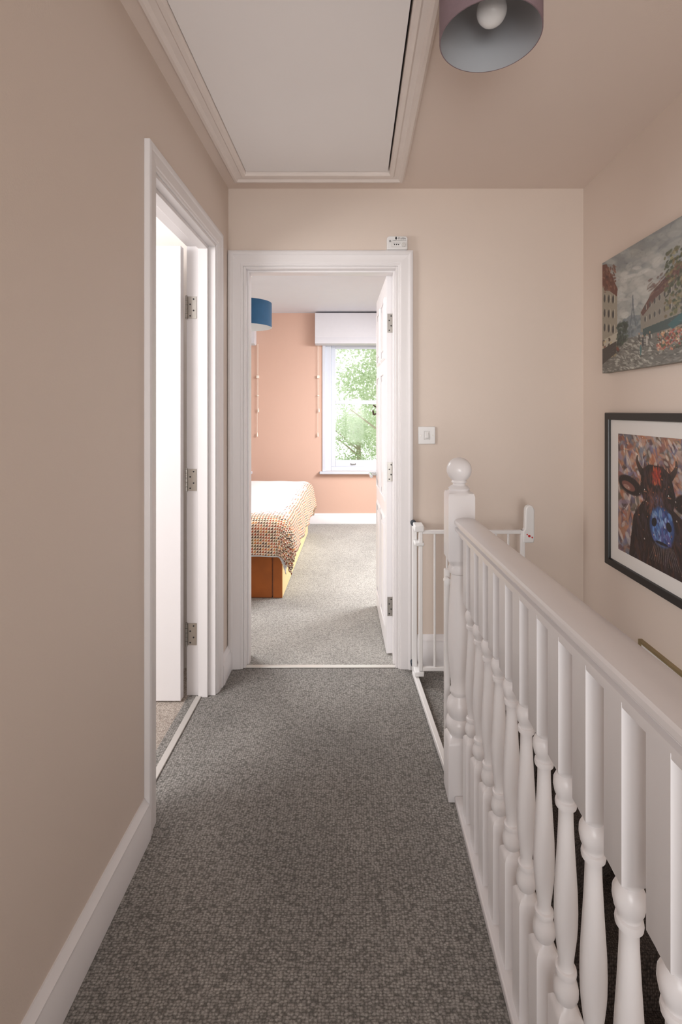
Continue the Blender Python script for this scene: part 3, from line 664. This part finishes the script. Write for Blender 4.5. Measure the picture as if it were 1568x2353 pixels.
for t in np.linspace(0,1,30):
    A.ell(.345-.075*math.sin(t*1.9),.30-.13*t,.030*(1-.7*t),.030*(1-.7*t),lerp(np.array((44,32,30)),np.array((90,68,60)),t))
    A.ell(.655+.075*math.sin(t*1.9),.30-.13*t,.030*(1-.7*t),.030*(1-.7*t),lerp(np.array((44,32,30)),np.array((90,68,60)),t))
A.poly([(.33,.27),(.42,.22),(.58,.22),(.67,.27),(.72,.42),(.69,.56),(.71,.70),(.66,.80),(.55,.83),(.44,.80),(.40,.70),(.38,.56),(.31,.42)],dk)
A.strokes(190,.35,.67,.24,.58,[(62,38,34),(40,26,28),(92,50,40),(74,54,60)],.035,.010,1.4,.7)
A.ell(.51,.29,.050,.050,(160,50,32),0,.85,.6); A.strokes(60,.46,.56,.24,.36,[(190,66,40),(200,104,58),(136,34,28),(154,60,58)],.018,.007,1.4,.75)
A.strokes(40,.44,.58,.42,.54,[(130,82,76),(104,96,124),(80,56,56)],.03,.008,1.5,.6)
A.strokes(40,.40,.46,.40,.60,[(150,92,68),(110,66,58)],.02,.006,1.5,.6)
for ex in (.375,.655): A.ell(ex,.43,.032,.022,(20,14,16)); A.ell(ex,.437,.022,.007,(140,96,78)); A.ell(ex-.008,.423,.006,.005,(220,215,210))
A.ell(.57,.67,.14,.15,(52,78,134)); A.strokes(180,.47,.67,.56,.78,[(70,114,182),(112,154,212),(46,60,116),(94,86,150),(156,182,216)],.028,.010,1.3,.7)
A.ell(.485,.65,.028,.036,(18,16,30),.5); A.ell(.65,.65,.028,.036,(18,16,30),-.5); A.ell(.57,.79,.07,.012,(24,20,34))
A.strokes(60,0,1,.0,1,[(226,218,210),(196,116,76)],.006,.005,None,.8)
for k in range(14):
    x0_=.5+.015*k; 
    for t in np.linspace(0,1,24): A.ell(x0_+(k-6)*.012*t,.80+.14*t,.0022,.005,(170,160,156),0,.5)
A.grade(.95,None,0,.94)
fr=empty('framed_picture',(XR,1.865,.611),'black framed bull portrait print with white mat','framed picture')
b=B(); yA,yB,zA,zB=2.225,1.505,.611,1.290
b.sweep([(XR,yB,zA),(XR,yA,zA),(XR,yA,zB),(XR,yB,zB)],(-1,0,0),[(0,0),(0,.022),(.003,.025),(.030,.023),(.032,.018),(.032,0)],closed=True,out=False)
fo=b.obj('frame',BLACK,parent=fr)
b=B(); b.box(XR-.012,XR-.001,yB+.02,yA-.02,zA+.02,zB-.02); b.obj('mat_board',MATB,parent=fr)
artobj(A,'print',2.130,.53,1.200,.50,XR-.0128,fr,PRINT,'colourful bull head with blue muzzle')
fr2=empty('small_framed_picture',(XR,1.70,.0),'thin brass framed picture low on the stair wall','framed picture')
b=B(); yA2,yB2,zA2,zB2=1.975,1.45,-.30,.383
b.sweep([(XR,yB2,zA2),(XR,yA2,zA2),(XR,yA2,zB2),(XR,yB2,zB2)],(-1,0,0),[(0,0),(0,.016),(.010,.018),(.012,.014),(.012,0)],closed=True,out=False)
b.obj('frame',GOLD,parent=fr2)
b=B(); b.box(XR-.010,XR-.001,yB2+.008,yA2-.008,zA2+.008,zB2-.008); b.obj('mat_board',MATB,parent=fr2)
b=B(); b.box(XR-.0115,XR-.0102,yB2+.12,yA2-.12,zA2+.14,zB2-.14); b.obj('print',mat('grey_print',C(150,150,160),.6,.5,12),parent=fr2)

# ------------------------------------------------------------ outside
b=B(); b.box(-15,15,5.9,40,-3.0,-2.9); S(b,'floor_garden',GRASS,'grass garden outside the windows','ground')
def tree(x,y,top,R,n,seed):
    rs=np.random.default_rng(seed); r=empty('tree',(x,y,-2.9),'leafy green tree outside the bedroom window','tree')
    b=B(); b.tube((x,y,-2.9),(x,y,top-R*.6),.13,12,0,.04)
    for k in range(7):
        a=rs.uniform(0,6.3); z=rs.uniform(top-2*R,top-R*.6); b.tube((x,y,z),(x+R*.7*math.cos(a),y+R*.7*math.sin(a),z+R*.5),.03,8,0,.01)
    b.obj('trunk',BARK,parent=r)
    cl=[(x+rs.normal(0,R*.4),y+rs.normal(0,R*.4),top-R+rs.normal(0,R*.5),R*rs.uniform(.2,.4)) for _ in range(30)]
    v=[];f=[]
    for i in range(n):
        c=cl[rs.integers(len(cl))]; d=rs.normal(0,1,3); d/=np.linalg.norm(d); p=np.array(c[:3])+d*c[3]*rs.uniform(.2,1)**.5
        a=rs.normal(0,1,3); a/=np.linalg.norm(a); bb=np.cross(a,rs.normal(0,1,3)); bb/=np.linalg.norm(bb); s=rs.uniform(.022,.045)
        o=len(v); v+=[tuple(p-a*s*1.3),tuple(p+bb*s*.6),tuple(p+a*s*1.3),tuple(p-bb*s*.6)]; f.append((o,o+1,o+2,o+3))
    b=B(); b.v=v;b.f=f;b.m=[0]*len(f); o=b.obj('foliage',LEAF,parent=r,smooth=False,kind='stuff')
tree(1.15,10.2,4.1,1.9,16000,1)
tree(.1,15.5,2.2,2.2,20000,2)
tree(-4.0,12.0,3.6,1.8,5000,3)

# ------------------------------------------------------------ light: sky and added fills
w=bpy.data.worlds.new('World'); scene.world=w; w.use_nodes=True; bg=w.node_tree.nodes['Background']; bg.inputs[0].default_value=(.97,.99,1,1); bg.inputs[1].default_value=1.8
def area(name,loc,target,sx,sy,power,col=(1,1,1),spread=180):
    l=bpy.data.lights.new(name,'AREA'); l.shape='RECTANGLE'; l.size=sx; l.size_y=sy; l.energy=power; l.color=col; l.spread=math.radians(spread)
    o=bpy.data.objects.new(name,l); COL.objects.link(o); o.location=loc; d=Vector(target)-Vector(loc); o.rotation_euler=d.to_track_quat('-Z','Y').to_euler(); return o
area('fill_landing',(.15,YB+.1,1.1),(.35,2.4,1.9),.8,1.3,9,(1,.99,.98),80)  # added fill behind the camera
area('fill_landing_soft',(-.50,YB+.35,1.3),(.75,1.3,1.3),.5,1.4,10,(1,.99,.99),140)  # added weak wide fill from the left, unseen
area('fill_bedroom_right',(1.5,4.1,1.95),(-.2,4.9,.0),1.0,1.0,70,(.96,.98,1),130)  # added out of view to brighten the bedroom floor
area('fill_bedroom_ceiling',(.95,3.3,2.38),(-.1,4.2,.0),.8,.8,30,(.96,.98,1),150)  # added fill hidden beside the doorway view, not a ceiling fitting
area('fill_bedroom_door',(-1.5,3.5,2.0),(.1,1.9,.2),.9,.9,20,(.98,.99,1),130)  # added unseen light, spills from the bedroom onto the landing
area('fill_side_room',(-2.2,.8,1.7),(-.9,2.0,1.1),1.2,1.2,50,(1,.99,.99))  # added fill inside the side room, its source is unseen
area('fill_stairwell',(.78,-1.2,.2),(.85,1.6,-.2),.6,1.0,6,(1,.97,.95))  # added weak fill over the stairs, no fixture behind it

cam=bpy.data.cameras.new('camera'); co=bpy.data.objects.new('camera',cam); COL.objects.link(co)
co.location=(0,0,CZ); co.rotation_euler=(math.pi/2,0,0); cam.sensor_width=36; cam.sensor_fit='AUTO'; cam.lens=F*36/2353
cam.shift_x=-34/2353; cam.shift_y=-233.5/2353; cam.clip_start=.02; cam.clip_end=200
scene.camera=co
